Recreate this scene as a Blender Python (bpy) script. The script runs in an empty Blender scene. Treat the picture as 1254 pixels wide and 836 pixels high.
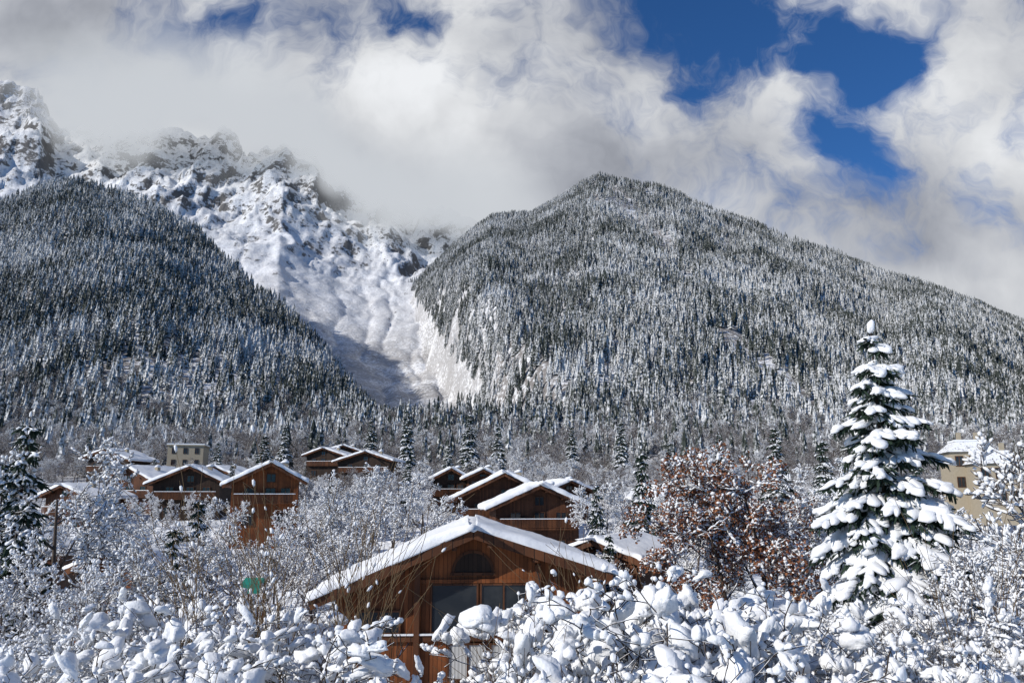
import bpy, math, random
import numpy as np
from mathutils import Vector
random.seed(4); rng=np.random.default_rng(7)
F=975.0; HOR=610.0
PITCH=math.atan((HOR-418)/F); SP,CP=math.sin(PITCH),math.cos(PITCH)
EYE=9.0
def bearing(u,v):
    X=(u-627)/F; Y=(418-v)/F; d=CP-Y*SP
    return X/d,(SP+Y*CP)/d
def table(pts):
    b=[bearing(u,v) for u,v in pts]
    return np.array([q[0] for q in b]),np.array([q[1] for q in b])
def to_photo(x,y,z):
    z=z-EYE
    zc=y*CP+z*SP; yc=-y*SP+z*CP
    return 627+F*x/zc, 418-F*yc/zc
# ---------- noise
def _h(ix,iy,s):
    n=(ix*374761393+iy*668265263+s*1442695041)&0xffffffff
    n=((n^(n>>13))*1274126177)&0xffffffff
    return ((n^(n>>16))&0xffff)/65535.0
def vnoise(x,y,s=0):
    ix=np.floor(x).astype(np.int64); iy=np.floor(y).astype(np.int64)
    fx=x-ix; fy=y-iy; fx=fx*fx*(3-2*fx); fy=fy*fy*(3-2*fy)
    a=_h(ix,iy,s);b=_h(ix+1,iy,s);c=_h(ix,iy+1,s);d=_h(ix+1,iy+1,s)
    return (a*(1-fx)+b*fx)*(1-fy)+(c*(1-fx)+d*fx)*fy
def fbm(x,y,o=5,s=0,g=.5):
    r=0;a=1;t=0
    for i in range(o):
        r=r+a*vnoise(x*2**i+17.3*i,y*2**i-9.1*i,s+i); t+=a; a*=g
    return r/t*2-1
def ridged(x,y,o=5,s=0,g=.55):
    r=0;a=1;t=0
    for i in range(o):
        r=r+a*(1-abs(vnoise(x*2**i+7.3*i,y*2**i+3.1*i,s+i)*2-1)); t+=a; a*=g
    return r/t
def sstep(a,b,x):
    q=np.clip((x-a)/(b-a),0,1); return q*q*(3-2*q)
# ---------- terrain
RT=table([(380,560),(440,470),(470,410),(500,352),(540,318),(600,272),(650,270),(700,240),(735,224),(770,228),(810,236),(850,250),(900,270),(1000,304),(1100,338),(1200,380),(1260,404),(1400,430)])
LT=table([(-250,262),(0,246),(60,230),(100,223),(150,234),(200,258),(280,320),(350,382),(400,440),(430,480),(470,530),(600,600)])
BT=table([(-250,80),(0,124),(30,126),(55,138),(75,158),(90,158),(130,150),(200,160),(240,178),(300,182),(350,180),(400,225),(450,255),(500,268),(560,268),(620,268),(700,300),(900,400),(1300,480)])
def Hfull(x,y):
    ys=np.maximum(y,1.0); t=np.clip(x/ys,-1.3,1.3)
    base=np.interp(y,[-300,17,27,60,85,130,190,300,450,800,4500],[4.5,4.5,0,.8,2.5,7,13,25,46,70,120])
    base=base+fbm(x/30,y/30,3,3)*np.interp(y,[0,30,100,400],[.2,.3,1.2,5])
    e=np.interp(t,*RT); yc=np.interp(t,[-.2,.2,.7],[1850,1800,1500])
    yf=430.
    s=(y-yf)/(yc-yf); zc=EYE+e*yc
    rel=fbm(t*9+.3*fbm(x/300,y/300,2,5),y/900,3,11)*60*np.clip(s,0,1)**.6*np.clip(1.25-s,0,1)+fbm(x/90,y/90,4,12)*18*np.clip(s*3,0,1)
    zr=np.where(s<1,46+(zc-46)*np.clip(s,0,1)**1.08,zc-(y-yc)*.45)+rel*np.clip(e*4,0,1)
    tb=np.interp(y,[500,600,800,1100,1800],[.0,-.048,-.098,-.15,-.205])+.014*fbm(x/60,y/60,3,19)
    L=sstep(-.01,.085,t-tb); zr=np.where(y>430,zr*L,-50)
    e=np.interp(t,*LT); yc=np.interp(t,[-.65,-.5,-.25,-.1],[1300,1200,800,600]); yf=400.
    s=(y-yf)/(yc-yf); zc=EYE+e*yc
    rel=fbm(t*10+2,y/700,3,21)*46*np.clip(s,0,1)*np.clip(1.3-s,0,1)+fbm(x/80,y/80,4,22)*14*np.clip(s*3,0,1)
    zl=np.where(s<1,44+(zc-44)*np.clip(s,0,1)**1.05,zc-(y-yc)*.55)+rel*np.clip((e-.1)*5,0,1); zl=np.where(y>400,zl,-50)
    e=np.interp(t,*BT); yc=2500.; yf=620.
    s=(y-yf)/(yc-yf); zc=EYE+e*yc; sc=np.clip(s,0,1)
    P=.35*sc+.65*sc**1.9
    cr=(ridged(x/420+.4*fbm(x/200,y/200,3,40),y/700,6,31,.6)-.62)*300*sstep(.45,.95,s)+(ridged(x/130,y/160,5,33,.6)-.6)*75*sstep(.4,.9,s)+fbm(x/60,y/60,4,35)*10*sstep(.0,.4,s)
    zb=np.where(s<1,64+(zc-64)*P,zc-(y-yc)*.5)+cr*np.clip(e*3,0,1); zb=np.where(y>620,zb,-50)
    zb=zb-7*sstep(.0,.2,s)*(1-abs(2*vnoise(t*45+fbm(x/150,y/150,3,52),y/800,51)-1))**3
    z=np.maximum(np.maximum(base,zr),np.maximum(zl,zb))
    kind=np.where((zb>=z-.01),2,np.where(zr>=z-.01,1,np.where(zl>=z-.01,3,0)))
    return z,kind
def H(x,y):
    z,_=Hfull(np.array([float(x)]),np.array([float(y)])); return float(z[0])
def shade_smooth(me): me.polygons.foreach_set('use_smooth',[True]*len(me.polygons))
def link(o): bpy.context.scene.collection.objects.link(o); return o
def raw_mesh(name,co,fc):
    k=fc.shape[1]
    me=bpy.data.meshes.new(name); me.vertices.add(len(co)); me.vertices.foreach_set('co',co.astype(np.float32).ravel())
    me.loops.add(fc.size); me.loops.foreach_set('vertex_index',fc.astype(np.int32).ravel())
    me.polygons.add(len(fc)); me.polygons.foreach_set('loop_start',np.arange(0,fc.size,k,dtype=np.int32)); me.polygons.foreach_set('loop_total',np.full(len(fc),k,np.int32))
    me.update(calc_edges=True); return me
def grid_mesh(name,X,Y,Z):
    ny,nx=X.shape
    co=np.stack([X,Y,Z],-1).reshape(-1,3)
    i=np.arange((ny-1)*(nx-1)); r=i//(nx-1); c=i%(nx-1); a=r*nx+c
    me=raw_mesh(name,co,np.stack([a,a+1,a+nx+1,a+nx],-1)); shade_smooth(me); return me
# ---------- node helper
class NT:
    def __init__(s,tree): s.t=tree; s.n=tree.nodes; s.l=tree.links
    def new(s,typ,**kw):
        nd=s.n.new(typ)
        for k,v in kw.items(): setattr(nd,k,v)
        return nd
    def inp(s,sock,v):
        if isinstance(v,bpy.types.NodeSocket): s.l.new(v,sock)
        elif v is not None: sock.default_value=v
    def m(s,op,a,b=None,c=None,clamp=False):
        nd=s.new('ShaderNodeMath',operation=op,use_clamp=clamp)
        for i,v in enumerate((a,b,c)):
            if v is not None: s.inp(nd.inputs[i],v)
        return nd.outputs[0]
    def vm(s,op,a,b=None):
        nd=s.new('ShaderNodeVectorMath',operation=op); s.inp(nd.inputs[0],a)
        if b is not None: s.inp(nd.inputs[1],b)
        return nd
    def noise(s,vec,scale,detail=4,rough=.55,dist=0.,out=0,dim='3D'):
        nd=s.new('ShaderNodeTexNoise',noise_dimensions=dim); s.inp(nd.inputs['Vector'],vec)
        nd.inputs['Scale'].default_value=scale; nd.inputs['Detail'].default_value=detail; nd.inputs['Roughness'].default_value=rough; nd.inputs['Distortion'].default_value=dist
        return nd.outputs[out]
    def ramp(s,v,a,b,c=0.,d=1.,smooth=True):
        nd=s.new('ShaderNodeMapRange',interpolation_type='SMOOTHSTEP' if smooth else 'LINEAR')
        s.inp(nd.inputs[0],v)
        for i,q in enumerate((a,b,c,d)): s.inp(nd.inputs[i+1],q)
        return nd.outputs[0]
    def mix(s,f,a,b):
        nd=s.new('ShaderNodeMix',data_type='RGBA'); s.inp(nd.inputs[0],f)
        s.inp(nd.inputs[6],a if isinstance(a,bpy.types.NodeSocket) else (*a,1)); s.inp(nd.inputs[7],b if isinstance(b,bpy.types.NodeSocket) else (*b,1))
        return nd.outputs[2]
    def xyz(s,v):
        nd=s.new('ShaderNodeSeparateXYZ'); s.l.new(v,nd.inputs[0]); return nd.outputs
def mat(name,rough=.7,base=None):
    m=bpy.data.materials.new(name); m.use_nodes=True; T=NT(m.node_tree)
    b=m.node_tree.nodes['Principled BSDF']; b.inputs['Roughness'].default_value=rough; b.inputs['Specular IOR Level'].default_value=.2
    if base: b.inputs['Base Color'].default_value=(*base,1)
    return m,T,b
SNOW=(.79,.81,.84)
def bump(T,b,h,strength=.4,dist=.05):
    nd=T.new('ShaderNodeBump'); nd.inputs['Strength'].default_value=strength; nd.inputs['Distance'].default_value=dist
    T.inp(nd.inputs['Height'],h); T.l.new(nd.outputs[0],b.inputs['Normal'])
def terrain_mat():
    m,T,b=mat('snowy_mountain_ground',.8)
    g=T.new('ShaderNodeNewGeometry'); pos=g.outputs['Position']; nz=T.xyz(g.outputs['Normal'])[2]
    at=T.new('ShaderNodeAttribute',attribute_name='rock').outputs['Fac']
    sc=T.new('ShaderNodeAttribute',attribute_name='scrub').outputs['Fac']
    n1=T.noise(pos,.012,6,.68); n2=T.noise(pos,.06,5,.7)
    st=T.m('ADD',T.m('SUBTRACT',.68,nz),T.m('MULTIPLY',T.m('SUBTRACT',n2,.5),1.3)); st=T.m('ADD',st,T.m('MULTIPLY',T.m('SUBTRACT',n1,.5),1.1))
    rk=T.m('MULTIPLY',T.ramp(st,.05,.2),at)
    rc=T.mix(n2,(.05,.05,.055),(.17,.165,.16))
    n3=T.noise(pos,.25,4,.75)
    scr=T.m('MULTIPLY',T.ramp(T.m('ADD',n3,T.m('MULTIPLY',n1,.7)),.72,.90),sc)
    col=T.mix(scr,SNOW,(.17,.155,.145)); col=T.mix(rk,col,rc)
    T.l.new(col,b.inputs['Base Color']); bump(T,b,n2,.7,6)
    return m
w=np.geomspace(40,4300,880); tt=np.linspace(-.86,.86,820)
TT,W=np.meshgrid(tt,w); X=TT*W; Y=W-100
Z,K=Hfull(X.ravel(),Y.ravel()); Z=Z.reshape(X.shape); K=K.reshape(X.shape)
me=grid_mesh('terrain',X,Y,Z)
tn=X/np.maximum(Y,1)
rock=((K==2)*sstep(900,1500,Y)).astype(np.float32)
scrub=(np.clip((K!=2)*sstep(110,240,Y)*.95+(K==2)*(1-sstep(900,1600,Y))*.75+(K==2)*.3*sstep(1000,1300,Y),0,1))
gul=(tn>-.26)&(tn<-.02)&(Y>620)&(K==1); scrub=np.where(gul,.6,scrub).astype(np.float32)
for nm,ar in (('rock',rock),('scrub',scrub)):
    a=me.attributes.new(nm,'FLOAT','POINT'); a.data.foreach_set('value',ar.ravel())
terrain=link(bpy.data.objects.new('snowy_mountain_terrain',me)); me.materials.append(terrain_mat())
# ---------- distant conifers
def conifer_far_mat():
    m,T,b=mat('frosted_conifer_far',.85)
    oi=T.new('ShaderNodeObjectInfo'); tc=T.new('ShaderNodeTexCoord').outputs['Object']; rnd=oi.outputs['Random']
    v=T.vm('ADD',tc,T.m('MULTIPLY',rnd,90.)).outputs[0]
    nz=T.xyz(T.new('ShaderNodeNewGeometry').outputs['Normal'])[2]
    n=T.noise(v,.6,3,.7); reg=T.noise(oi.outputs['Location'],.009,3,.6)
    f=T.m('ADD',T.m('ADD',n,T.m('MULTIPLY',nz,.16)),T.m('MULTIPLY',T.m('SUBTRACT',rnd,.5),.16))
    f=T.m('ADD',f,T.m('MULTIPLY',T.m('SUBTRACT',reg,.5),.55))
    f=T.ramp(f,.43,.68)
    T.l.new(T.mix(f,(.040,.049,.042),(.66,.67,.68)),b.inputs['Base Color']); return m
FARM=conifer_far_mat()
def far_conifer(i,h=18.,r=2.7,tiers=8,seg=11):
    vs=[];fs=[]
    rr=random.Random(100+i)
    for k in range(tiers):
        f=k/tiers; zb=h*(.08+.86*f**1.0); R=r*(1-f)**.85+.25; top=min(h,zb+h*.24)
        c=len(vs); vs.append((0,0,top)); 
        for j in range(seg):
            a=2*math.pi*(j+.4*k+rr.uniform(-.25,.25))/seg; q=R*(1 if j%2 else .55)*rr.uniform(.75,1.2)
            vs.append((q*math.cos(a),q*math.sin(a),zb-(q/R)*.10*R*2+rr.uniform(-.3,.3)))
        vs.append((0,0,zb+.8))
        for j in range(seg):
            fs.append((c,c+1+j,c+1+(j+1)%seg)); fs.append((c+seg+1,c+1+(j+1)%seg,c+1+j))
    me=bpy.data.meshes.new('far_conifer'); me.from_pydata(vs,[],fs); me.materials.append(FARM)
    return bpy.data.objects.new('far_conifer_form',me)
def coll(name,objs):
    c=bpy.data.collections.new(name)
    for o in objs: c.objects.link(o)
    return c
def scatter(name,P,S,R,c):
    me=bpy.data.meshes.new(name); me.vertices.add(len(P)); me.vertices.foreach_set('co',np.asarray(P,np.float32).ravel())
    a=me.attributes.new('scl','FLOAT_VECTOR','POINT'); a.data.foreach_set('vector',np.asarray(S,np.float32).ravel())
    a=me.attributes.new('rot','FLOAT_VECTOR','POINT'); a.data.foreach_set('vector',np.asarray(R,np.float32).ravel())
    o=link(bpy.data.objects.new(name,me))
    ng=bpy.data.node_groups.new(name+'_nodes','GeometryNodeTree')
    ng.interface.new_socket('Geometry',in_out='INPUT',socket_type='NodeSocketGeometry'); ng.interface.new_socket('Geometry',in_out='OUTPUT',socket_type='NodeSocketGeometry')
    N=ng.nodes; i=N.new('NodeGroupInput'); ou=N.new('NodeGroupOutput'); ip=N.new('GeometryNodeInstanceOnPoints'); ci=N.new('GeometryNodeCollectionInfo')
    ci.inputs['Collection'].default_value=c; ci.inputs['Separate Children'].default_value=True; ci.inputs['Reset Children'].default_value=True
    ip.inputs['Pick Instance'].default_value=True
    s=N.new('GeometryNodeInputNamedAttribute'); s.data_type='FLOAT_VECTOR'; s.inputs[0].default_value='scl'
    r=N.new('GeometryNodeInputNamedAttribute'); r.data_type='FLOAT_VECTOR'; r.inputs[0].default_value='rot'
    rv=N.new('FunctionNodeRandomValue'); rv.data_type='INT'; rv.inputs[4].default_value=0; rv.inputs[5].default_value=max(0,len(c.objects)-1)
    L=ng.links; L.new(i.outputs[0],ip.inputs['Points']); L.new(ci.outputs[0],ip.inputs['Instance']); L.new(s.outputs[0],ip.inputs['Scale']); L.new(r.outputs[0],ip.inputs['Rotation']); L.new(rv.outputs[2],ip.inputs['Instance Index']); L.new(ip.outputs[0],ou.inputs[0])
    md=o.modifiers.new('scatter','NODES'); md.node_group=ng
    return o
def segdist(u,v,pts):
    d=np.full(u.shape,1e9)
    for (a,b),(c,e) in zip(pts[:-1],pts[1:]):
        k=np.clip(((u-a)*(c-a)+(v-b)*(e-b))/((c-a)**2+(e-b)**2),0,1); d=np.minimum(d,np.hypot(u-a-k*(c-a),v-b-k*(e-b)))
    return d
N0=160000
yy=np.sqrt(rng.uniform(200**2,1950**2,N0)); tq=rng.uniform(-.74,.74,N0); xx=tq*yy
zz,kk=Hfull(xx,yy); uu,vv=to_photo(xx,yy,zz)
dens=np.where((kk==1)|(kk==3),1.,0.)
dens=np.where(kk==0,np.interp(yy,[200,230,300,430],[.2,.3,.55,.75])*sstep(-.3,.1,fbm(xx/45,yy/45,3,70)+.12),dens)
dens*=np.where((kk==2)|(kk==0),1,.5+.9*sstep(-.5,.2,fbm(xx/60,yy/60,3,77)))
dens*=1-.85*(segdist(uu,vv,[(752,238),(785,270),(815,300),(840,340)])<10)*(vnoise(xx/15,yy/15,5)<.75)
dens*=segdist(uu,vv,[(885,408),(905,425)])>7
dens*=segdist(uu,vv,[(935,450),(975,480),(1003,510)])>8
dens*=np.where((kk==1)&(vv<300)&(uu>700)&(uu<900),.7,1)
ub=np.interp(vv,[320,345,390,430,490],[490,502,522,552,588])+9*fbm(xx/20,yy/20,2,9)
dens=np.where((kk==2)&(uu>ub)&(vv>345),.8,dens)
dens=np.where((kk!=3)&(uu<ub)&(uu>395)&(vv<492)&(vv>300),0,dens)
keep=(rng.random(N0)<dens*.66); xx,yy,zz=xx[keep],yy[keep],zz[keep]
n=len(xx); sc=rng.uniform(.5,1.2,n)*np.interp(yy,[230,400,1000,1900],[.6,.85,1,.85])
S=np.stack([sc*rng.uniform(.85,1.25,n),sc*rng.uniform(.85,1.25,n),sc],-1); R=np.stack([np.zeros(n),np.zeros(n),rng.uniform(0,6.28,n)],-1)
scatter('distant_conifer_forest',np.stack([xx,yy,zz-.5],-1),S,R,coll('far_conifer_forms',[far_conifer(i) for i in range(5)]))
# ---------- general mesh builder (triangles)
def ico(sub):
    import bmesh
    bm=bmesh.new(); bmesh.ops.create_icosphere(bm,subdivisions=sub,radius=1)
    v=np.array([q.co[:] for q in bm.verts]); f=np.array([[q.index for q in p.verts] for p in bm.faces]); bm.free(); return v,f
def blob_templates(sub,n,amp,fine):
    v,f=ico(sub); out=[]
    for i in range(n):
        r=np.random.default_rng(i+50)
        d=np.ones(len(v))
        for k in range(9):
            c=r.normal(size=3); c/=np.linalg.norm(c); d+=amp*r.uniform(-1,1)*np.exp(-((v-c)**2).sum(1)/r.uniform(.10,.40))
        for k in range(9):
            kv=r.normal(size=3)*r.uniform(3,8); d+=fine*np.sin(v@kv+r.uniform(0,6.28))
        q=v*np.maximum(d,.4)[:,None]; q[:,2]=np.where(q[:,2]<0,q[:,2]*.6,q[:,2]); out.append(q)
    return out,f
B2,F2=blob_templates(3,16,.50,.06); B1,F1=blob_templates(2,14,.45,.055); B0,F0=blob_templates(1,8,.3,.0)
class MB:
    def __init__(s,seed=0): s.V=[];s.Fc=[];s.M=[];s.S=[];s.n=0; s.r=random.Random(seed)
    def add(s,v,f,m,smooth=True):
        s.V.append(np.asarray(v,float)); s.Fc.append(np.asarray(f)+s.n); s.M.append(np.full(len(f),m)); s.S.append(np.full(len(f),smooth)); s.n+=len(v)
    def tube(s,pts,rad,seg,m):
        pts=[np.asarray(p,float) for p in pts]; ring=[]
        for i,p in enumerate(pts):
            d=pts[min(i+1,len(pts)-1)]-pts[max(i-1,0)]; d=d/(np.linalg.norm(d)+1e-9)
            a=np.cross(d,(0,0,1) if abs(d[2])<.9 else (1,0,0)); a/=np.linalg.norm(a); b=np.cross(d,a)
            for k in range(seg):
                th=2*math.pi*k/seg; ring.append(p+rad[i]*(a*math.cos(th)+b*math.sin(th)))
        f=[]
        for i in range(len(pts)-1):
            for k in range(seg):
                A=i*seg+k;B=i*seg+(k+1)%seg; f.append((A,B,B+seg)); f.append((A,B+seg,A+seg))
        s.add(ring,f,m)
    def blob(s,c,rad,axis=(1,0,0),m=0,lod=1):
        Bt,Ft={2:(B2,F2),1:(B1,F1),0:(B0,F0)}[lod]
        t=Bt[s.r.randrange(len(Bt))]*np.array(rad)
        a=np.array(axis,float); a/=np.linalg.norm(a)+1e-9; b=np.cross((0,0,1),a); nb=np.linalg.norm(b)
        b=np.array((0,1.,0)) if nb<.05 else b/nb; c2=np.cross(a,b)
        s.add(t@np.stack([a,b,c2])+np.asarray(c),Ft,m)
    def build(s,name,mats):
        me=raw_mesh(name,np.concatenate(s.V),np.concatenate(s.Fc))
        for q in mats: me.materials.append(q)
        me.polygons.foreach_set('material_index',np.concatenate(s.M).astype(np.int32)); me.polygons.foreach_set('use_smooth',np.concatenate(s.S)); return me
# ---------- vegetation materials
def snow_mat(name='fresh_snow',sc=22,st=.5,d=.03):
    m,T,b=mat(name,.65); p=T.new('ShaderNodeTexCoord').outputs['Object']
    n=T.noise(p,sc,3,.65)
    T.l.new(T.mix(n,(.72,.745,.78),(.84,.85,.86)),b.inputs['Base Color']); bump(T,b,n,st,d); return m
SNOWM=snow_mat(); ROOFSNOW=snow_mat('roof_snow',2.5,.5,.08)
def bark_mat(name,bark,thr=.15,frost=.5,scale=6):
    m,T,b=mat(name,.85); p=T.new('ShaderNodeTexCoord').outputs['Object']
    nz=T.xyz(T.new('ShaderNodeNewGeometry').outputs['Normal'])[2]
    f=T.ramp(T.m('ADD',nz,T.m('MULTIPLY',T.m('SUBTRACT',T.noise(p,scale,2,.6),.5),frost*3)),thr-.15,thr+.15)
    T.l.new(T.mix(f,bark,SNOW),b.inputs['Base Color']); return m
FROSTBARK=bark_mat('frosted_twigs',(.10,.08,.068),.40,.7,1.3)
GREYTWIG=bark_mat('grey_winter_twigs',(.11,.09,.08),.55,.7,.8)
DARKBARK=bark_mat('snowy_dark_bark',(.045,.033,.026),.6,.3,3)
CANE=bark_mat('bare_cane_bark',(.16,.11,.06),1.2,.3,4)
NEEDLE=bark_mat('snowy_spruce_needles',(.020,.036,.024),.9,.5,1.6)
def leaf_mat():
    m,T,b=mat('rust_leaves',.8); p=T.new('ShaderNodeTexCoord').outputs['Object']
    T.l.new(T.mix(T.ramp(T.noise(p,3,3,.7),.35,.65),(.13,.05,.03),(.29,.13,.065)),b.inputs['Base Color']); return m
RUST=leaf_mat()
# ---------- trees
def unit(v): return v/(math.sqrt(v[0]*v[0]+v[1]*v[1]+v[2]*v[2])+1e-9)
def rvec(r): return unit(np.array([r.gauss(0,1) for _ in range(3)]))
def grow(mb,p,d,L,rad,depth,r,segs,up=.15,nsub=(4,6),seg=3,minr=.012,mat0=0,spread=.8,wob=.16):
    pts=[p];rads=[rad];dd=d; n=4
    for i in range(n):
        dd=unit(dd+rvec(r)*wob+np.array((0,0,up*.35))); pts.append(pts[-1]+dd*L/n); rads.append(max(minr,rad*(1-.75*(i+1)/n)))
    mb.tube(pts,rads,5 if depth>=3 else seg,mat0)
    segs.append((depth,pts,rads))
    if depth<=0: return
    k=r.randint(*nsub)
    for i in range(k):
        f=(.28+.72*(i+r.random())/k)*n; j=min(int(f),n-1); q=pts[j]+(pts[j+1]-pts[j])*(f-j)
        ax=unit(pts[j+1]-pts[j]); side=unit(np.cross(ax,rvec(r))); nd=unit(ax*(1-spread*.45)+side*spread)
        grow(mb,q,nd,L*r.uniform(.42,.66)*(1.15-.4*f/n),max(minr,rads[j]*.55),depth-1,r,segs,up,nsub,seg,minr,mat0,spread,wob)
def frosted_tree(i,h=9.,leaf=False,grey=False):
    r=random.Random(200+i); mb=MB(i); segs=[]
    grow(mb,np.array((0,0,0.)),np.array((0,0,1.)),h*.62,h*.016,4,r,segs,.2,(5,7),3,.014,0,.75+.15*(i%2))
    for dp,pts,rd in segs:
        if dp<=1 and not grey:
            for a,b in zip(pts[:-1],pts[1:]):
                if r.random()<(.42 if leaf else .36):
                    s=r.uniform(.03,.07)*(1.6 if r.random()<.12 else 1); mb.blob((a+b)/2+np.array((0,0,s*.4)),(np.linalg.norm(b-a)*.6+.02,s,s*.8),b-a,1,0)
            if leaf and dp==0:
                for k in range(6):
                    c=pts[r.randrange(1,5)]+rvec(r)*.12; a=rvec(r)*.055; b=np.cross(a,rvec(r))*1.
                    b=unit(b)*.045; mb.add([c-a,c+b,c+a,c-b],[(0,1,2),(0,2,3)],2,False)
    return mb.build('frosted_tree',[GREYTWIG if grey else DARKBARK if leaf else FROSTBARK,SNOWM,RUST])
def spruce(i,h=14.,R=2.7,whorl=20,nb=8,lod=1,big=1.,dens=1.,blade=1.,psnow=.8):
    r=random.Random(300+i); mb=MB(i)
    mb.tube([(0,0,0),(.03,0,h*.5),(0,0,h)],[h*.014,h*.008,.015],7,0)
    BV=[];
    for k in range(whorl):
        f=(k+.3)/whorl; z0=h*(.05+.93*f); Rk=R*(1-f)**.74*r.uniform(.85,1.12)+.2
        n=max(4,int(nb*(1-.5*f)))
        for j in range(n):
            a=2*math.pi*(j+r.uniform(-.35,.35))/n+k*1.3; L=Rk*r.uniform(.6,1.15); zz0=z0+r.uniform(-.5,.5)*h/whorl
            rad=np.array((math.cos(a),math.sin(a),0)); perp=np.array((-rad[1],rad[0],0))
            dr=r.uniform(.45,.85)*(1-.5*f)
            def pt(s): return rad*s*L+np.array((0,0,zz0+L*(.22*s-dr*s*s)))
            P=[pt(s) for s in (0,.25,.5,.75,1)]
            mb.tube(P,[.035,.03,.022,.016,.008],3,0)
            tw=[(P[0]*.7+P[1]*.3,P[1]),(P[1],P[2]),(P[2],P[3]),(P[3],P[4])]
            ns=max(2,int(L*3.0))
            for q in range(ns):
                s=.15+.82*(q+r.random()*.5)/ns; b0=pt(s)
                for sg in (-1,1):
                    l=L*.38*(1.15-s)*r.uniform(.7,1.2)+.14
                    dv=unit(rad*.65+perp*sg*.8+np.array((0,0,-.35-.3*r.random())))
                    tw.append((b0,b0+dv*l))
            for (a0,b0) in tw:
                ln=np.linalg.norm(b0-a0); dv=unit(b0-a0)
                nn=max(2,int(ln*18*dens))
                for q in range(nn):
                    c=a0+(b0-a0)*(q+r.random())/nn
                    dd=unit(dv*.8+rvec(r)*.75+np.array((0,0,-.6)))*r.uniform(.16,.34)*blade; wv=unit(np.cross(dd,rvec(r)))*r.uniform(.025,.05)*blade
                    BV.append((c-wv,c+wv,c+dd+wv*.4,c+dd-wv*.4))
                if r.random()<psnow:
                    s=min(.24,.07+.15*ln)*big*r.uniform(.6,1.3)*(1-.35*f)
                    mb.blob((a0+b0)/2+np.array((0,0,s*.45)),(ln*.58+.04,s,s*.66),dv,2,lod)
                    if r.random()<.3: mb.blob(b0+np.array((0,0,s*.2)),(s*1.2,s*.9,s*.7),dv,2,lod)
            if r.random()<.5:
                s=.20*big*r.uniform(.6,1.2)*(1-.4*f); mb.blob(P[4]+np.array((0,0,.03)),(s*1.3,s,s*.7),P[4]-P[3],2,lod)
            if big>1.3 and r.random()<.4:
                s=.34*r.uniform(.6,1.2)*(1-.5*f); q=pt(r.uniform(.5,.9)); mb.blob(q+np.array((0,0,s*.3)),(s*1.6,s,s*.62),P[4]-P[2],2,2)
    nB=len(BV); k=np.arange(nB)*4
    mb.add(np.array(BV).reshape(-1,3),np.concatenate([np.stack([k,k+1,k+2],-1),np.stack([k,k+2,k+3],-1)]),1,False)
    mb.blob((0,0,h),(.07*big,.07*big,.2*big),(1,0,0),2,lod)
    return mb.build('snowy_spruce',[DARKBARK,NEEDLE,SNOWM])
def shrub(i,h=3.6,nst=8,puffy=False):
    r=random.Random(400+i); mb=MB(i); segs=[]
    for k in range(nst):
        a=r.uniform(0,6.28); d=unit(np.array((math.cos(a)*.36,math.sin(a)*.36,1)))
        grow(mb,np.array((math.cos(a)*.15,math.sin(a)*.15,0.)),d,h*r.uniform(.6,.85),.034,3,r,segs,.03,(3,4) if puffy else (4,6),4,.0085 if puffy else .006,0,.85,.22)
    for dp,pts,rd in segs:
        big=r.random()<.22; bare=r.random()<(.38 if puffy else .30)
        for a,b in zip(pts[:-1],pts[1:]):
            if a[2]<h*.3 or bare: continue
            v=b-a; ln=np.linalg.norm(v); hz=1-abs(v[2])/ln
            if r.random()<(.10 if dp>2 else (.16+.55*hz) if puffy else (.12+.42*hz)):
                s=r.uniform(.022,.05)*(1+.6*hz)*(1.7 if big and puffy else 1)*(1 if puffy else .78)
                mb.blob((a+b)/2+np.array((0,0,s*.6)),(ln*.60,s,s*1.05),v,1,1)
            if dp<=2 and r.random()<(.06 if puffy else .022):
                s=r.uniform(.07,.17) if puffy else r.uniform(.06,.14); ax=v+np.array((0,0,-.3*ln)); mb.blob(b+np.array((0,0,s*.3)),(s*r.uniform(1.1,2.2),s,s*r.uniform(.8,1.1)),ax,1,2)
    return mb.build('snow_laden_shrub',[DARKBARK,SNOWM])
def canes(i,h=4.6):
    r=random.Random(500+i); mb=MB(i); segs=[]
    for k in range(8):
        a=r.uniform(0,6.28); q=r.uniform(.1,.3); d=unit(np.array((math.cos(a)*q,math.sin(a)*q,1)))
        grow(mb,np.array((math.cos(a)*.2,math.sin(a)*.2,0.)),d,h*r.uniform(.6,1.),.014,1,r,segs,.12,(3,5),4,.005,0,.5)
    for dp,pts,rd in segs:
        for a,b in zip(pts[:-1],pts[1:]):
            if r.random()<.12: s=r.uniform(.02,.04); mb.blob((a+b)/2,(s*2,s,s),b-a,1,0)
    return mb.build('bare_cane_shrub',[CANE,SNOWM])
def place(name,me,x,y,z,scale,rz=None,sxy=1.):
    o=link(bpy.data.objects.new(name,me)); o.location=(x,y,z); o.scale=(scale*sxy,scale*sxy,scale); o.rotation_euler=(0,0,random.uniform(0,6.28) if rz is None else rz); return o
def stand(name,me,native,u,vtop,y,sxy=1.,zoff=-.1):
    t,e=bearing(u,vtop); x=t*y; zb=H(x,y)+zoff; h=EYE+e*y-zb
    return place(name,me,x,y,zb,h/native,None,sxy)
def top(me):
    a=np.empty(len(me.vertices)*3,np.float32); me.vertices.foreach_get('co',a); return float(a[2::3].max())
FT=[frosted_tree(i) for i in range(4)]; HT=[top(m) for m in FT]
GT=[frosted_tree(i+20,9.,False,True) for i in range(2)]
RTREE=frosted_tree(9,9.,True); RH=top(RTREE)
HERO=spruce(0,14.,3.45,24,11,1,1.4,1.15,1.15,.74)
SPM=[spruce(k,14.,2.4,20,8,0,1.15,.55,1.9,.62) for k in (1,2)]
stand('snowy_spruce_tree',HERO,14.,1066,402,28,1.04)
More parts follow.
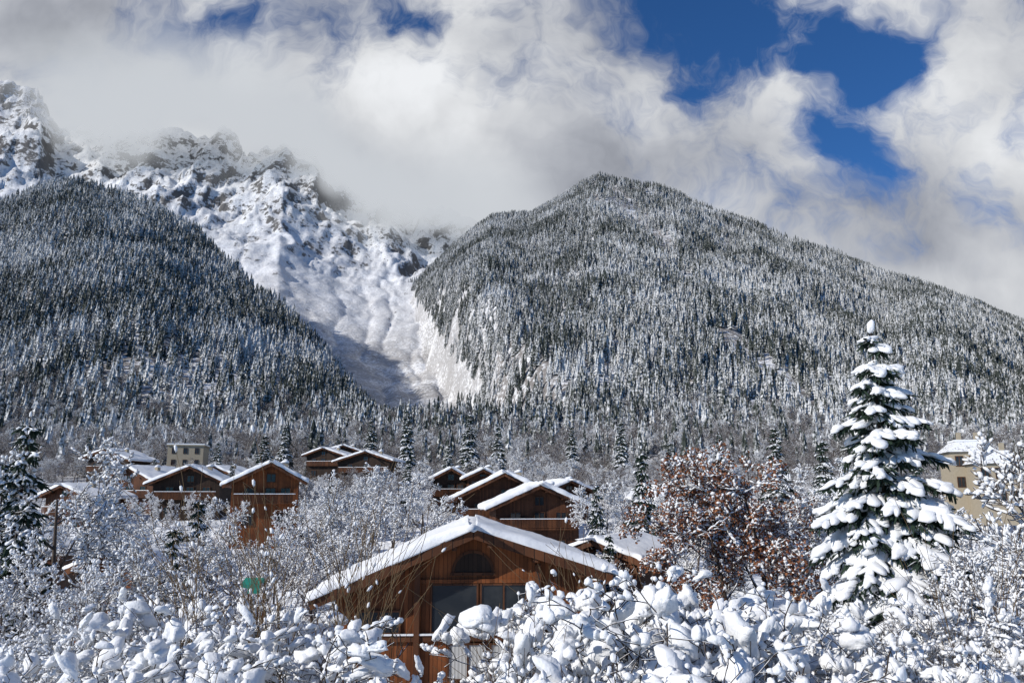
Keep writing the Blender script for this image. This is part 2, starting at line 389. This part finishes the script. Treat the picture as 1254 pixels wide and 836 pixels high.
for u,v,y,sx in [(38,508,36,.95),(8,560,48,1.1),(245,606,42,.9),(325,530,130,1.2),(785,548,58,.85),(745,650,44,.9),(550,545,135,1.1),(268,540,160,1.1),(948,520,120,1.1),(575,505,190,1.1),(1005,535,85,1.),(730,590,66,.8),(500,500,190,1.),(455,512,200,1.),(1120,560,70,1.),(610,520,170,1.),(880,530,150,1.),(820,540,130,1.),(110,530,190,1.),(190,560,150,1.),(500,560,110,1.),(405,585,90,.9),(285,565,135,1.),(215,640,36,1.),(700,520,200,1.1),(760,515,190,1.1),(1080,520,160,1.1),(350,520,200,1.1)]:
    stand('snowy_spruce_tree',SPM[random.randrange(2)],14.,u,v,y,sx)
k=0
for u,v,y in [(95,532,38),(20,650,30),(120,615,47),(170,632,50),(205,645,38),(150,680,30),(285,640,45),(345,655,38),(392,600,60),(425,575,78),(480,565,82),(512,585,70),(450,610,56),(478,655,46),(395,650,44),(265,660,33),(60,610,62),(100,650,30),(732,585,78),(822,620,60),(862,640,45),(765,645,50),(880,600,64),(990,600,47),(1010,560,75),(1268,450,27),(1195,625,36),(1262,570,20),(1150,620,45),(1095,590,60),(1215,665,24),(1248,640,40),(690,562,130),(640,548,150),(600,556,150),(830,560,120),(870,545,110),(790,600,85),(515,560,120),(372,585,100),(200,608,95),(110,590,105),(275,605,80),(310,660,60),(240,635,60),(330,640,60),(420,625,60),(180,600,105),(150,605,90),(250,600,100),(300,600,105),(370,610,80),(445,580,100),(475,575,110),(520,600,90),(540,620,75),(740,600,90),(765,590,100),(810,600,90),(850,610,75),(780,640,62)]:
    k+=1; j=k%4; stand('frosted_tree',FT[j],HT[j],u,v,y,random.uniform(.85,1.1))
for u,v,y in [(930,540,44),(890,600,40),(975,605,50)]: stand('rust_leaved_tree',RTREE,RH,u,v,y,1.0)
SH=[shrub(i,puffy=i<3) for i in range(6)]; SHH=[top(m) for m in SH]
k=0
for u,v,y in [(20,775,13),(95,752,14),(165,742,12.5),(235,745,15),(300,735,13.5),(365,745,12),(425,800,12),(490,800,11.5),(555,815,12),(615,800,12),(665,740,12),(700,712,14),(750,695,13),(800,695,15),(850,685,12.5),(905,695,14),(950,730,12),(1000,765,13),(1060,780,11.5),(1120,795,13),(1175,775,12),(1230,765,13.5),
              (60,795,10),(200,795,10),(330,790,10),(720,780,10),(830,775,9.8),(930,785,10),(1040,820,9.5),(1150,815,10),(1240,800,10),
              (130,720,18),(215,705,19),(60,725,19),(980,705,18),(1180,725,19),(1100,735,18),(1240,705,18),(300,720,19),(1030,720,20)]:
    k+=1; pf=(640<u<960) or k%3==0; j=(k%3 if k%3 else k%2) if pf else 3+k%3; stand('snow_laden_shrub',SH[j],SHH[j],u,v,y,random.uniform(.85,1.1) if not 400<u<680 else .7)
CN=[canes(i) for i in range(2)]
for u,v,y in [(285,610,18),(335,600,17),(385,590,18),(430,630,17),(370,650,15),(475,620,19),(680,690,15),(760,670,16),(250,650,17),(640,740,13),(1180,640,18)]:
    k+=1; stand('bare_cane_shrub',CN[k%2],4.4,u,v,y,1.)
# ---------- chalets
HOUSES=[]
def wood_mat(name,c1,c2,board=.17):
    m,T,b=mat(name,.65); tc=T.new('ShaderNodeTexCoord').outputs['Object']; x,y,z=T.xyz(tc)
    o=T.new('ShaderNodeVectorTransform',vector_type='NORMAL',convert_from='WORLD',convert_to='OBJECT'); T.l.new(T.new('ShaderNodeNewGeometry').outputs['True Normal'],o.inputs[0])
    ox,oy,oz=T.xyz(o.outputs[0]); f=T.m('GREATER_THAN',T.m('ABSOLUTE',ox),.7)
    c=T.m('ADD',T.m('MULTIPLY',x,T.m('SUBTRACT',1.,f)),T.m('MULTIPLY',y,f))
    q=T.m('DIVIDE',c,board); fl=T.m('FLOOR',q); fr=T.m('FRACT',q)
    wn=T.new('ShaderNodeTexWhiteNoise',noise_dimensions='1D'); T.l.new(fl,wn.inputs['W'])
    sv=T.new('ShaderNodeCombineXYZ'); T.l.new(T.m('MULTIPLY',c,14.),sv.inputs[0]); T.l.new(T.m('MULTIPLY',z,1.2),sv.inputs[2]); T.l.new(fl,sv.inputs[1])
    gr=T.noise(sv.outputs[0],1.,4,.6); wea=T.noise(tc,.5,3,.6)
    k=T.m('ADD',T.m('MULTIPLY',wn.outputs[0],.6),T.m('MULTIPLY',gr,.5)); k=T.m('MULTIPLY',k,T.ramp(wea,.3,.6,.35,1.1))
    col=T.mix(k,c1,c2); gap=T.m('MULTIPLY',T.ramp(fr,0,.07),T.m('SUBTRACT',1.,T.ramp(fr,.93,1.)))
    col=T.mix(gap,(.012,.008,.006),col); T.l.new(col,b.inputs['Base Color']); bump(T,b,gap,.5,.02); return m
W_OR=wood_mat('orange_larch_boards',(.08,.027,.010),(.28,.092,.030)); W_BR=wood_mat('brown_boards',(.04,.017,.010),(.13,.052,.025)); W_DK=wood_mat('dark_boards',(.018,.012,.009),(.05,.029,.019)); W_TRIM=wood_mat('trim_boards',(.05,.021,.011),(.14,.055,.024),.4)
STONE,Tn,bb=mat('beige_render',.85); Tn.l.new(Tn.mix(Tn.noise(Tn.new('ShaderNodeTexCoord').outputs['Object'],3,6,.7),(.26,.22,.16),(.42,.37,.28)),bb.inputs['Base Color'])
GLASS,Tn,bb=mat('window_glass',.06,(.02,.025,.03)); bb.inputs['Specular IOR Level'].default_value=.4
CURT,Tn,bb=mat('net_curtain',.9); Tn.l.new(Tn.mix(Tn.m('FRACT',Tn.m('MULTIPLY',Tn.xyz(Tn.new('ShaderNodeTexCoord').outputs['Object'])[0],7.)),(.30,.30,.29),(.60,.60,.58)),bb.inputs['Base Color'])
TEAL,Tn,bb=mat('teal_tarpaulin',.6); Tn.l.new(Tn.mix(Tn.noise(Tn.new('ShaderNodeTexCoord').outputs['Object'],4),(.01,.13,.10),(.02,.25,.19)),bb.inputs['Base Color'])
HM=[W_OR,W_BR,W_DK,W_TRIM,STONE,GLASS,CURT,ROOFSNOW,DARKBARK,TEAL]
CUBE=np.array([(x,y,z) for x in (0,1) for y in (0,1) for z in (0,1)],float)
CF=np.array([(0,1,3),(0,3,2),(4,6,7),(4,7,5),(0,4,5),(0,5,1),(2,3,7),(2,7,6),(0,2,6),(0,6,4),(1,5,7),(1,7,3)])
def box(mb,x0,x1,y0,y1,z0,z1,m): mb.add(CUBE*np.array((x1-x0,y1-y0,z1-z0))+np.array((x0,y0,z0)),CF,m,False)
def part(parent,name,mb):
    o=link(bpy.data.objects.new(name,mb.build(name,HM))); o.parent=parent; return o
def roof_slab(mb,xa,za,xe,ze,y0,y1,off,th,m,snow=False,seed=0):
    nx,ny=(26,34) if snow else (1,1)
    d=np.array((xe-xa,ze-za)); ln=np.hypot(*d); d/=ln; nrm=np.array((-d[1],d[0])); nrm*=np.sign(nrm[1])
    u=np.linspace(0,1,nx+1); v=np.linspace(0,1,ny+1); Uu,Vv=np.meshgrid(u,v)
    if snow:
        Uu=.5-.5*np.cos(np.pi*Uu) *1.0; Vv=.5-.5*np.cos(np.pi*Vv)
        ed=np.minimum((1-Uu)*ln/.22,np.minimum(Vv,1-Vv)*(y1-y0)/.22); ed=np.clip(ed,0,1); prof=np.sqrt(1-(1-ed)**2)
        T_=th*(.15+.85*prof)*(1+.32*fbm(Uu*ln/1.1+seed*7,Vv*(y1-y0)/1.1,3,seed))
        ey=.16*fbm(Uu*ln/.7,Vv*0+seed,3,seed+5)*np.where(Vv>.5,1,-1)*(np.abs(Vv-.5)*2)**4; eu=.14*fbm(Vv*(y1-y0)/.9,Uu*0,3,seed+6)*Uu**4
    else: T_=np.full(Uu.shape,th); ey=0;eu=0
    s=Uu*ln+eu
    def pos(o): return np.stack([xa+d[0]*s+nrm[0]*o,y0+Vv*(y1-y0)+ey,za+d[1]*s+nrm[1]*o],-1).reshape(-1,3)
    top=pos(off+T_); bot=pos(np.full(Uu.shape,off)); nX=nx+1; N=len(top); f=[]
    for r in range(ny):
        for c in range(nx):
            a=r*nX+c; f+= [(a,a+1,a+nX+1),(a,a+nX+1,a+nX)]; a+=N; f+=[(a,a+nX+1,a+1),(a,a+nX,a+nX+1)]
    bd=[(c,c+1) for c in range(nx)]+[(ny*nX+c+1,ny*nX+c) for c in range(nx)]+[((r+1)*nX,r*nX) for r in range(ny)]+[(r*nX+nx,(r+1)*nX+nx) for r in range(ny)]
    for a,b in bd: f+=[(a,a+N,b+N),(a,b+N,b)]
    mb.add(np.concatenate([top,bot]),f,m,snow)
def window(mb,x0,x1,z0,z1,y,m=5,bars=1,frame=3):
    box(mb,x0,x1,y-.02,y+.03,z0,z1,m); t=.07
    box(mb,x0-t,x0,y-.07,y+.02,z0-t,z1+t,frame); box(mb,x1,x1+t,y-.07,y+.02,z0-t,z1+t,frame)
    box(mb,x0,x1,y-.07,y+.02,z1,z1+t,frame); box(mb,x0,x1,y-.07,y+.02,z0-t,z0,frame)
    for k in range(bars):
        xm=x0+(x1-x0)*(k+1)/(bars+1); box(mb,xm-.035,xm+.035,y-.06,y-.021,z0,z1,frame)
def balcony(mb,x0,x1,y,z,dep=1.1,m=3):
    box(mb,x0,x1,y-dep,y-.003,z-.14,z,m); box(mb,x0,x1,y-dep,y-dep+.06,z+.86,z+.95,m); box(mb,x0,x1,y-dep+.005,y-dep+.055,z+.06,z+.14,m)
    n=int((x1-x0)/.16)
    for k in range(n): xx=x0+(k+.5)*(x1-x0)/n; box(mb,xx-.055,xx+.055,y-dep+.015,y-dep+.045,z+.14,z+.86,m)
    box(mb,x0,x1,y-dep-.02,y-dep+.09,z+.952,z+1.03,7)
def chalet(name,u,v,y,yaw,hl,hr,rl,rr,depth,wm=1,snow=.32,oh=.9,front=None,base=None,chim=True):
    """gable faces local -Y; hl/hr half spans to eaves, rl/rr drops to eaves"""
    t,e=bearing(u,v); x=t*y; zr=EYE+e*y; zb=(H(x,y) if base is None else base)-.6
    HOUSES.append((x,y))
    P=link(bpy.data.objects.new(name,None)); P.location=(x,y,zb); P.rotation_euler=(0,0,math.radians(yaw)); A=zr-zb-snow-.15
    wl,wr=hl-oh*.95,hr-oh*.95
    zl=A-rl*wl/hl; zrr=A-rr*wr/hr
    mb=MB(1); y0=oh; y1=depth-oh
    pv=[(-wl,y0,0),(wr,y0,0),(wr,y0,zrr),(0,y0,A),(-wl,y0,zl)]; pv+= [(a,y1,c) for a,b,c in pv]
    mb.add(pv,[(0,1,2),(0,2,3),(0,3,4),(5,7,6),(5,8,7),(5,9,8),(1,6,7),(1,7,2),(0,4,9),(0,9,5)],wm,False); part(P,'walls',mb)
    mb=MB(2); roof_slab(mb,0,A,-hl,A-rl,0,depth,0.003,.16,3); roof_slab(mb,0,A,hr,A-rr,0,depth,.003,.16,3)
    for xa,za in ((-hl,A-rl),(hr,A-rr)):
        roof_slab(mb,0,A,xa,za,-.06,-.003,-.16,.36,3); 
    for k,(hh,rr_) in enumerate(((-hl,rl),(hr,rr))):
        for q in (.12,.45,.78):
            px=hh*q; pz=A-rr_*q-.06; box(mb,px-.10,px+.10,.05,oh-.01,pz-.24,pz-.01,3)
    part(P,'roof',mb)
    mb=MB(3); sd=int(abs(u)+v)%50; roof_slab(mb,0,A,-hl-.06,A-rl-.02,-.10,depth+.1,.17,snow,7,True,sd); roof_slab(mb,0,A,hr+.06,A-rr-.02,-.101,depth+.101,.17,snow,7,True,sd+3)
    mb.blob((0,depth/2,A+.16+snow*.35),(depth/2+.05,.45,snow*.62),(0,1,0),7,1)
    part(P,'roof_snow',mb)
    if chim:
        mb=MB(4); cx=hr*.35; cz=A-rr*.35; box(mb,cx-.3,cx+.3,depth*.4,depth*.4+.6,cz-.2,cz+1.1,4); mb.blob((cx,depth*.4+.3,cz+1.2),(.42,.42,.26),(1,0,0),7,1); part(P,'chimney',mb)
    mb=MB(5)
    if front: front(mb,A,wl,wr,y0,zl,zrr)
    else:
        zt=min(zl,zrr); lv=zt-.3
        balcony(mb,-wl*.92,wr*.92,y0,lv-2.0+.1,.85)
        for xx in (-wl*.55,0,wr*.55): window(mb,xx-.5,xx+.5,lv-1.75,lv-.3,y0-.03)
        window(mb,-.45,.45,zt+.15,min(A-.6,zt+1.0),y0-.03)
        if lv>4.2:
            for xx in (-wl*.55,wr*.5): window(mb,xx-.6,xx+.6,lv-4.4,lv-3.1,y0-.03)
    part(P,'windows_and_balcony',mb); return P
def front_face(mb,A,wl,wr,y0,zl,zrr):
    n=14; c=A-1.5; vs=[(0,y0-.02,c)]+[(.75*math.cos(math.pi*k/n),y0-.02,c+.75*math.sin(math.pi*k/n)) for k in range(n+1)]
    mb.add(vs,[(0,k+1,k+2) for k in range(n)],2,False)
    for k in range(n):
        a0,a1=math.pi*k/n,math.pi*(k+1)/n; q=[]
        for rr_ in (.75,.86):
            for aa in (a0,a1): q.append((rr_*math.cos(aa),y0-.05,c+rr_*math.sin(aa)))
        mb.add(q,[(0,1,3),(0,3,2)],3,False)
    box(mb,-.9,.9,y0-.08,y0-.003,c-.12,c-.01,3)
    z1=A-2.0; z0=z1-1.75
    window(mb,-1.6,.15,z0,z1,y0-.03,5,0); window(mb,.35,2.1,z0,z1,y0-.03,5,1)
    box(mb,-wl*.98,wr*.98,y0-.14,y0-.004,z0-.35,z0-.12,3); box(mb,-wl*.98,wr*.98,y0-.20,y0-.141,z0-.12,z0-.05,7)
    window(mb,-.9,.55,z0-1.75,z0-.5,y0-.03,6,1); window(mb,.75,2.2,z0-1.75,z0-.5,y0-.03,6,1)
    window(mb,-4.5,-2.9,z0-.02,z0+.75,y0-.03,5,1); window(mb,3.0,3.9,z0-1.7,z0-.5,y0-.03,5,1)
    for xx in (-2.2,2.6): box(mb,xx-.11,xx+.11,y0-.22,y0-.005,0,A-abs(xx)*.43-.1,3)
    box(mb,-2.08,2.48,y0-.12,y0-.004,z1+.09,z1+.24,0)
chalet('timber_chalet',580,638,32.2,3,6.25,5.45,2.65,1.7,13,0,.36,.9,front_face,chim=False)
chalet('timber_chalet',662,588,84,6,5.6,5.2,2.5,2.2,11,1,.5,1.1)
chalet('timber_chalet',618,574,96,-3,6.8,4.2,3.3,2.0,12,1,.5,1.1)
chalet('timber_chalet',333,562,92,14,5.2,4.0,2.6,2.2,11,0,.4,1.0)
chalet('timber_chalet',233,567,115,8,6.,5.,2.6,2.4,11,2,.4,1.)
chalet('timber_chalet',155,568,125,-20,4.5,6.,1.8,2.6,10,1,.4)
chalet('timber_chalet',128,547,165,-10,5,6,1.8,2.4,10,2,.4)
chalet('timber_chalet',180,574,140,-20,4.5,5.,1.8,2.2,10,0,.4)
chalet('timber_chalet',262,568,150,-10,4.5,5.,1.8,2.0,10,2,.4)
chalet('timber_chalet',395,546,190,-8,5,6,1.8,2.0,12,2,.4)
chalet('timber_chalet',447,550,170,-6,7,6,2.2,2.0,12,2,.4)
chalet('timber_chalet',420,543,200,6,6,6,1.8,2.0,12,2,.4)
chalet('timber_chalet',553,570,125,8,4.2,3.6,2.2,2.,9,2,.4)
chalet('timber_chalet',592,571,120,6,3.,3.,1.4,1.4,8,1,.4)
chalet('timber_chalet',848,592,100,30,5,5,1.6,1.6,10,1,.4)
chalet('timber_chalet',700,585,115,20,4,4,1.6,1.6,9,1,.4)
chalet('timber_chalet',75,590,110,-15,4,5,1.6,1.8,9,1,.4)
chalet('garden_lodge',725,655,50,-35,3.2,3.2,1.1,1.1,7,1,.3,.6,chim=False)
chalet('garden_lodge',128,672,47,-28,3.4,4.0,1.0,1.3,6,0,.3,.6,chim=False)
chalet('garden_lodge',12,652,52,10,3.6,3.2,1.3,1.1,6,1,.3,.6,chim=False)
chalet('garden_lodge',850,795,24.5,20,3.2,3.2,.9,.9,6,1,.3,.6,chim=False)
def block_house(name,u,v,y,yaw,wd,dp,h,towers=False):
    t,e=bearing(u,v); x=t*y; zr=EYE+e*y; P=link(bpy.data.objects.new(name,None)); zb=zr-h; P.location=(x,y,zb); P.rotation_euler=(0,0,math.radians(yaw)); HOUSES.append((x,y))
    mb=MB(1); box(mb,-wd/2,wd/2,0,dp,0,h-.5,4); part(P,'walls',mb)
    mb=MB(2)
    if towers:
        r=[(-wd/2-.4,-.4,h-.5),(wd/2+.4,-.4,h-.5),(wd/2+.4,dp+.4,h-.5),(-wd/2-.4,dp+.4,h-.5),(-wd/2+1,1.2,h+.9),(wd/2-1,1.2,h+.9),(wd/2-1,dp-1.2,h+.9),(-wd/2+1,dp-1.2,h+.9)]
        mb.add(r,[(0,1,5),(0,5,4),(1,2,6),(1,6,5),(2,3,7),(2,7,6),(3,0,4),(3,4,7),(4,5,6),(4,6,7)],8,False)
        box(mb,-wd/2+.9,wd/2-.9,1.1,dp-1.1,h+.91,h+1.15,7)
        for q in (-.2,.2): box(mb,wd*q-.25,wd*q+.25,1.4,1.9,h+.4,h+2.1,4)
    else: box(mb,-wd/2-.3,wd/2+.3,-.3,dp+.3,h-.498,h-.25,4); box(mb,-wd/2-.2,wd/2+.2,-.2,dp+.2,h-.248,h+.05,7)
    part(P,'roof',mb); mb=MB(3)
    for fl in range(2):
        for k in range(3): xx=wd*(-.32+.32*k); window(mb,xx-.4,xx+.4,h-2.3-2.7*fl,h-1.1-2.7*fl,-.03)
    part(P,'windows',mb)
block_house('apartment_block',228,543,190,12,8,8,8); block_house('stone_manor_house',1190,548,105,-15,5.2,6,10,True); block_house('stone_manor_house',1222,562,100,-15,5,6,8,True)
t,e=bearing(308,708); y=32; P=link(bpy.data.objects.new('teal_garden_tent',None)); P.location=(t*y,y,H(t*y,y)); h=EYE+e*y-P.location.z
mb=MB(1)
for q in (-.3,.3):
    for r_ in (0,.7): box(mb,q-.03,q+.03,r_,r_+.06,0,h-.2,3)
mb.add([(-.36,-.05,h-.2),(.36,-.05,h-.2),(.36,.8,h-.2),(-.36,.8,h-.2),(-.36,.37,h),(.36,.37,h),(-.36,-.06,h-.55),(.36,-.06,h-.55)],[(0,1,5),(0,5,4),(2,3,4),(2,4,5),(1,2,5),(3,0,4),(6,7,1),(6,1,0)],9,False); part(P,'canopy',mb)
# frosted woodland: gardens of the village and the belt up to the mountain foot
N1=6500
yy=np.sqrt(rng.uniform(100**2,470**2,N1)); xx=rng.uniform(-.72,.72,N1)*yy; zz,kk=Hfull(xx,yy)
dh=np.full(N1,1e9)
for hx,hy in HOUSES: dh=np.minimum(dh,np.hypot((xx-hx)*1.1,np.where(yy<hy,(yy-hy)*.45,yy-hy-5)))
pr=np.where(yy<205,1.2,.75)*sstep(-.45,.0,fbm(xx/40,yy/40,3,90)+np.where(yy<205,.3,.1))
kp=(rng.random(N1)<pr)&((dh>10)|(yy>210)); xx,yy,zz=xx[kp],yy[kp],zz[kp]; n=len(xx)
sc=rng.uniform(.7,1.4,n)*np.interp(yy,[100,200,260],[.5,.6,1]); S=np.stack([sc*1.1,sc*1.1,sc],-1); R=np.stack([np.zeros(n),np.zeros(n),rng.uniform(0,6.28,n)],-1)
scatter('frosted_woodland',np.stack([xx,yy,zz-.2],-1),S,R,coll('frosted_forms',[bpy.data.objects.new('frosted_form',m) for m in GT+GT+[FT[0],FT[2]]]))
# ---------- world sky with clouds
SUN=Vector((-.80,-.46,.50)).normalized()
el=math.asin(SUN.z); rot=math.atan2(SUN.x,SUN.y)
w=bpy.data.worlds.new('World'); bpy.context.scene.world=w; w.use_nodes=True; T=NT(w.node_tree); bg=w.node_tree.nodes['Background']
sky=T.new('ShaderNodeTexSky',sky_type='NISHITA'); sky.sun_disc=False; sky.sun_elevation=el; sky.sun_rotation=rot; sky.altitude=2200; sky.air_density=1; sky.dust_density=.2; sky.ozone_density=3
d=T.new('ShaderNodeTexCoord').outputs['Generated']; sp=T.xyz(d)
yy_=T.m('MAXIMUM',sp[1],.12)
a_=T.m('DIVIDE',sp[0],yy_); b_=T.m('DIVIDE',sp[2],yy_)
cv=T.new('ShaderNodeCombineXYZ'); T.l.new(a_,cv.inputs[0]); T.l.new(b_,cv.inputs[1]); P=cv.outputs[0]
warp=T.noise(P,3.2,4,.62,0,1,'2D')
sc_=T.vm('SCALE',T.vm('SUBTRACT',warp,(.5,.5,.5)).outputs[0]); sc_.inputs[3].default_value=.26
Pw=T.vm('ADD',P,sc_.outputs[0]).outputs[0]
def blob(u,v,ru,rv,ang=0):
    a,b=bearing(u,v)
    q=T.vm('SUBTRACT',Pw,(a,b,0)).outputs[0]
    q=T.vm('MULTIPLY',q,(F/ru,F/rv,0)).outputs[0]
    return T.ramp(T.vm('LENGTH',q).outputs[1],0,1,1,0)
holes=[(850,-10,280,130,0,1.35),(1010,60,210,130,0,.9),(1045,180,95,120,0,1.15),(1110,70,120,140,0,.9),(820,90,80,60,0,.6),(260,10,200,90,0,.75),(520,-5,140,60,0,.65)]
tot=None
for (u,v,ru,rv,an,wt) in holes:
    q=T.m('MULTIPLY',blob(u,v,ru,rv,an),wt); tot=q if tot is None else T.m('ADD',tot,q)
wisps=T.noise(Pw,6.5,6,.64,0,0,'2D')
soft=T.noise(P,3.0,5,.52,0,0,'2D')
cover=T.m('ADD',T.m('ADD',.66,T.m('MULTIPLY',T.m('SUBTRACT',wisps,.5),2.7)),T.m('MULTIPLY',tot,-1.2))
add=T.m('ADD',T.m('MULTIPLY',blob(1005,105,90,60,20),.8),T.m('MULTIPLY',blob(1200,60,90,180,0),.6))
cover=T.m('ADD',cover,T.m('ADD',add,T.m('MULTIPLY',blob(560,200,420,150),.6)))
alpha=T.ramp(cover,-.45,.85)
br=T.m('ADD',.61,T.m('MULTIPLY',T.m('SUBTRACT',soft,.5),.95)); br=T.m('ADD',br,T.m('MULTIPLY',T.m('SUBTRACT',wisps,.5),.25))
for (u,v,ru,rv,wt) in [(480,120,300,140,.22),(720,110,180,110,.22),(40,40,320,150,-.24),(950,230,180,60,.08),(1150,300,260,120,-.14),(200,140,240,70,-.14)]:
    br=T.m('ADD',br,T.m('MULTIPLY',blob(u,v,ru,rv),wt))
br=T.m('MINIMUM',T.m('MAXIMUM',br,.26),.9)
cc=T.mix(T.ramp(br,.3,.8),(.87,.92,1.05),(.98,1.0,1.03))
cc=T.vm('SCALE',cc); T.inp(cc.inputs[3],br); cc=cc.outputs[0]
skc=T.vm('MULTIPLY',sky.outputs[0],(.10*.36,.10*.74,.10*1.12)).outputs[0]
front=T.ramp(sp[1],.12,.4)
T.l.new(T.mix(T.m('MULTIPLY',alpha,front),skc,cc),bg.inputs['Color']); bg.inputs['Strength'].default_value=.97
sun=bpy.data.lights.new('sun','SUN'); sun.energy=4.4; sun.angle=math.radians(.5); sun.color=(1,.94,.85)
so=link(bpy.data.objects.new('sun',sun)); so.rotation_euler=SUN.to_track_quat('Z','Y').to_euler(); so.location=(-50,-50,80)
# ---------- cloud bank around the ridges (absorbing volume with its own glow)
def cloud_bank():
    import bmesh
    bm=bmesh.new(); bmesh.ops.create_cube(bm,size=1)
    for v in bm.verts: v.co=Vector((-720+v.co.x*1840, 2330+v.co.y*560, 1010+v.co.z*760))
    me=bpy.data.meshes.new('cloud_bank'); bm.to_mesh(me); bm.free()
    o=link(bpy.data.objects.new('cloud_bank',me))
    m=bpy.data.materials.new('self_lit_cloud_vapour'); m.use_nodes=True; T=NT(m.node_tree); T.n.clear()
    out=T.new('ShaderNodeOutputMaterial'); pos=T.new('ShaderNodeNewGeometry').outputs['Position']
    x,y,z=T.xyz(pos)
    n=T.noise(pos,.0038,2,.6)
    low=T.ramp(x,-900,-250,1015,650)
    h=T.m('DIVIDE',T.m('SUBTRACT',z,low),170.)
    dn=T.ramp(T.m('ADD',h,T.m('MULTIPLY',T.m('SUBTRACT',n,.5),5.0)),-.2,1.9)
    hz=T.m('ADD',T.m('SUBTRACT',z,low),T.m('MULTIPLY',T.m('SUBTRACT',n,.5),260.))
    dn=T.m('MULTIPLY',dn,T.m('SUBTRACT',1.,T.ramp(hz,140,400)))
    for (s_,a,b,inv) in ((x,-230,190,1),(y,2600,2520,0),(x,-1620,-1200,0)):
        q=T.ramp(s_,min(a,b),max(a,b)); 
        if inv or a>b: q=T.m('SUBTRACT',1.,q)
        dn=T.m('MULTIPLY',dn,q)
    dn=T.m('MULTIPLY',dn,.016)
    ab=T.new('ShaderNodeVolumeAbsorption'); ab.inputs['Color'].default_value=(0,0,0,1); T.inp(ab.inputs['Density'],dn)
    em=T.new('ShaderNodeEmission'); em.inputs['Color'].default_value=(.59,.62,.66,1); T.inp(em.inputs['Strength'],dn)  # emission stands in for sunlight scattered inside the cloud
    ad=T.new('ShaderNodeAddShader'); T.l.new(ab.outputs[0],ad.inputs[0]); T.l.new(em.outputs[0],ad.inputs[1]); T.l.new(ad.outputs[0],out.inputs['Volume'])
    me.materials.append(m)
    try: m.cycles.volume_step_rate=4.0
    except Exception as ex: print(ex)
cloud_bank()
cam=bpy.data.cameras.new('cam'); cam.sensor_width=36; cam.lens=28; cam.clip_end=9000; cam.clip_start=.2
co=link(bpy.data.objects.new('camera',cam)); co.location=(0,0,EYE); co.rotation_euler=(math.pi/2+PITCH,0,0); bpy.context.scene.camera=co
bpy.context.scene.view_settings.view_transform='Standard'
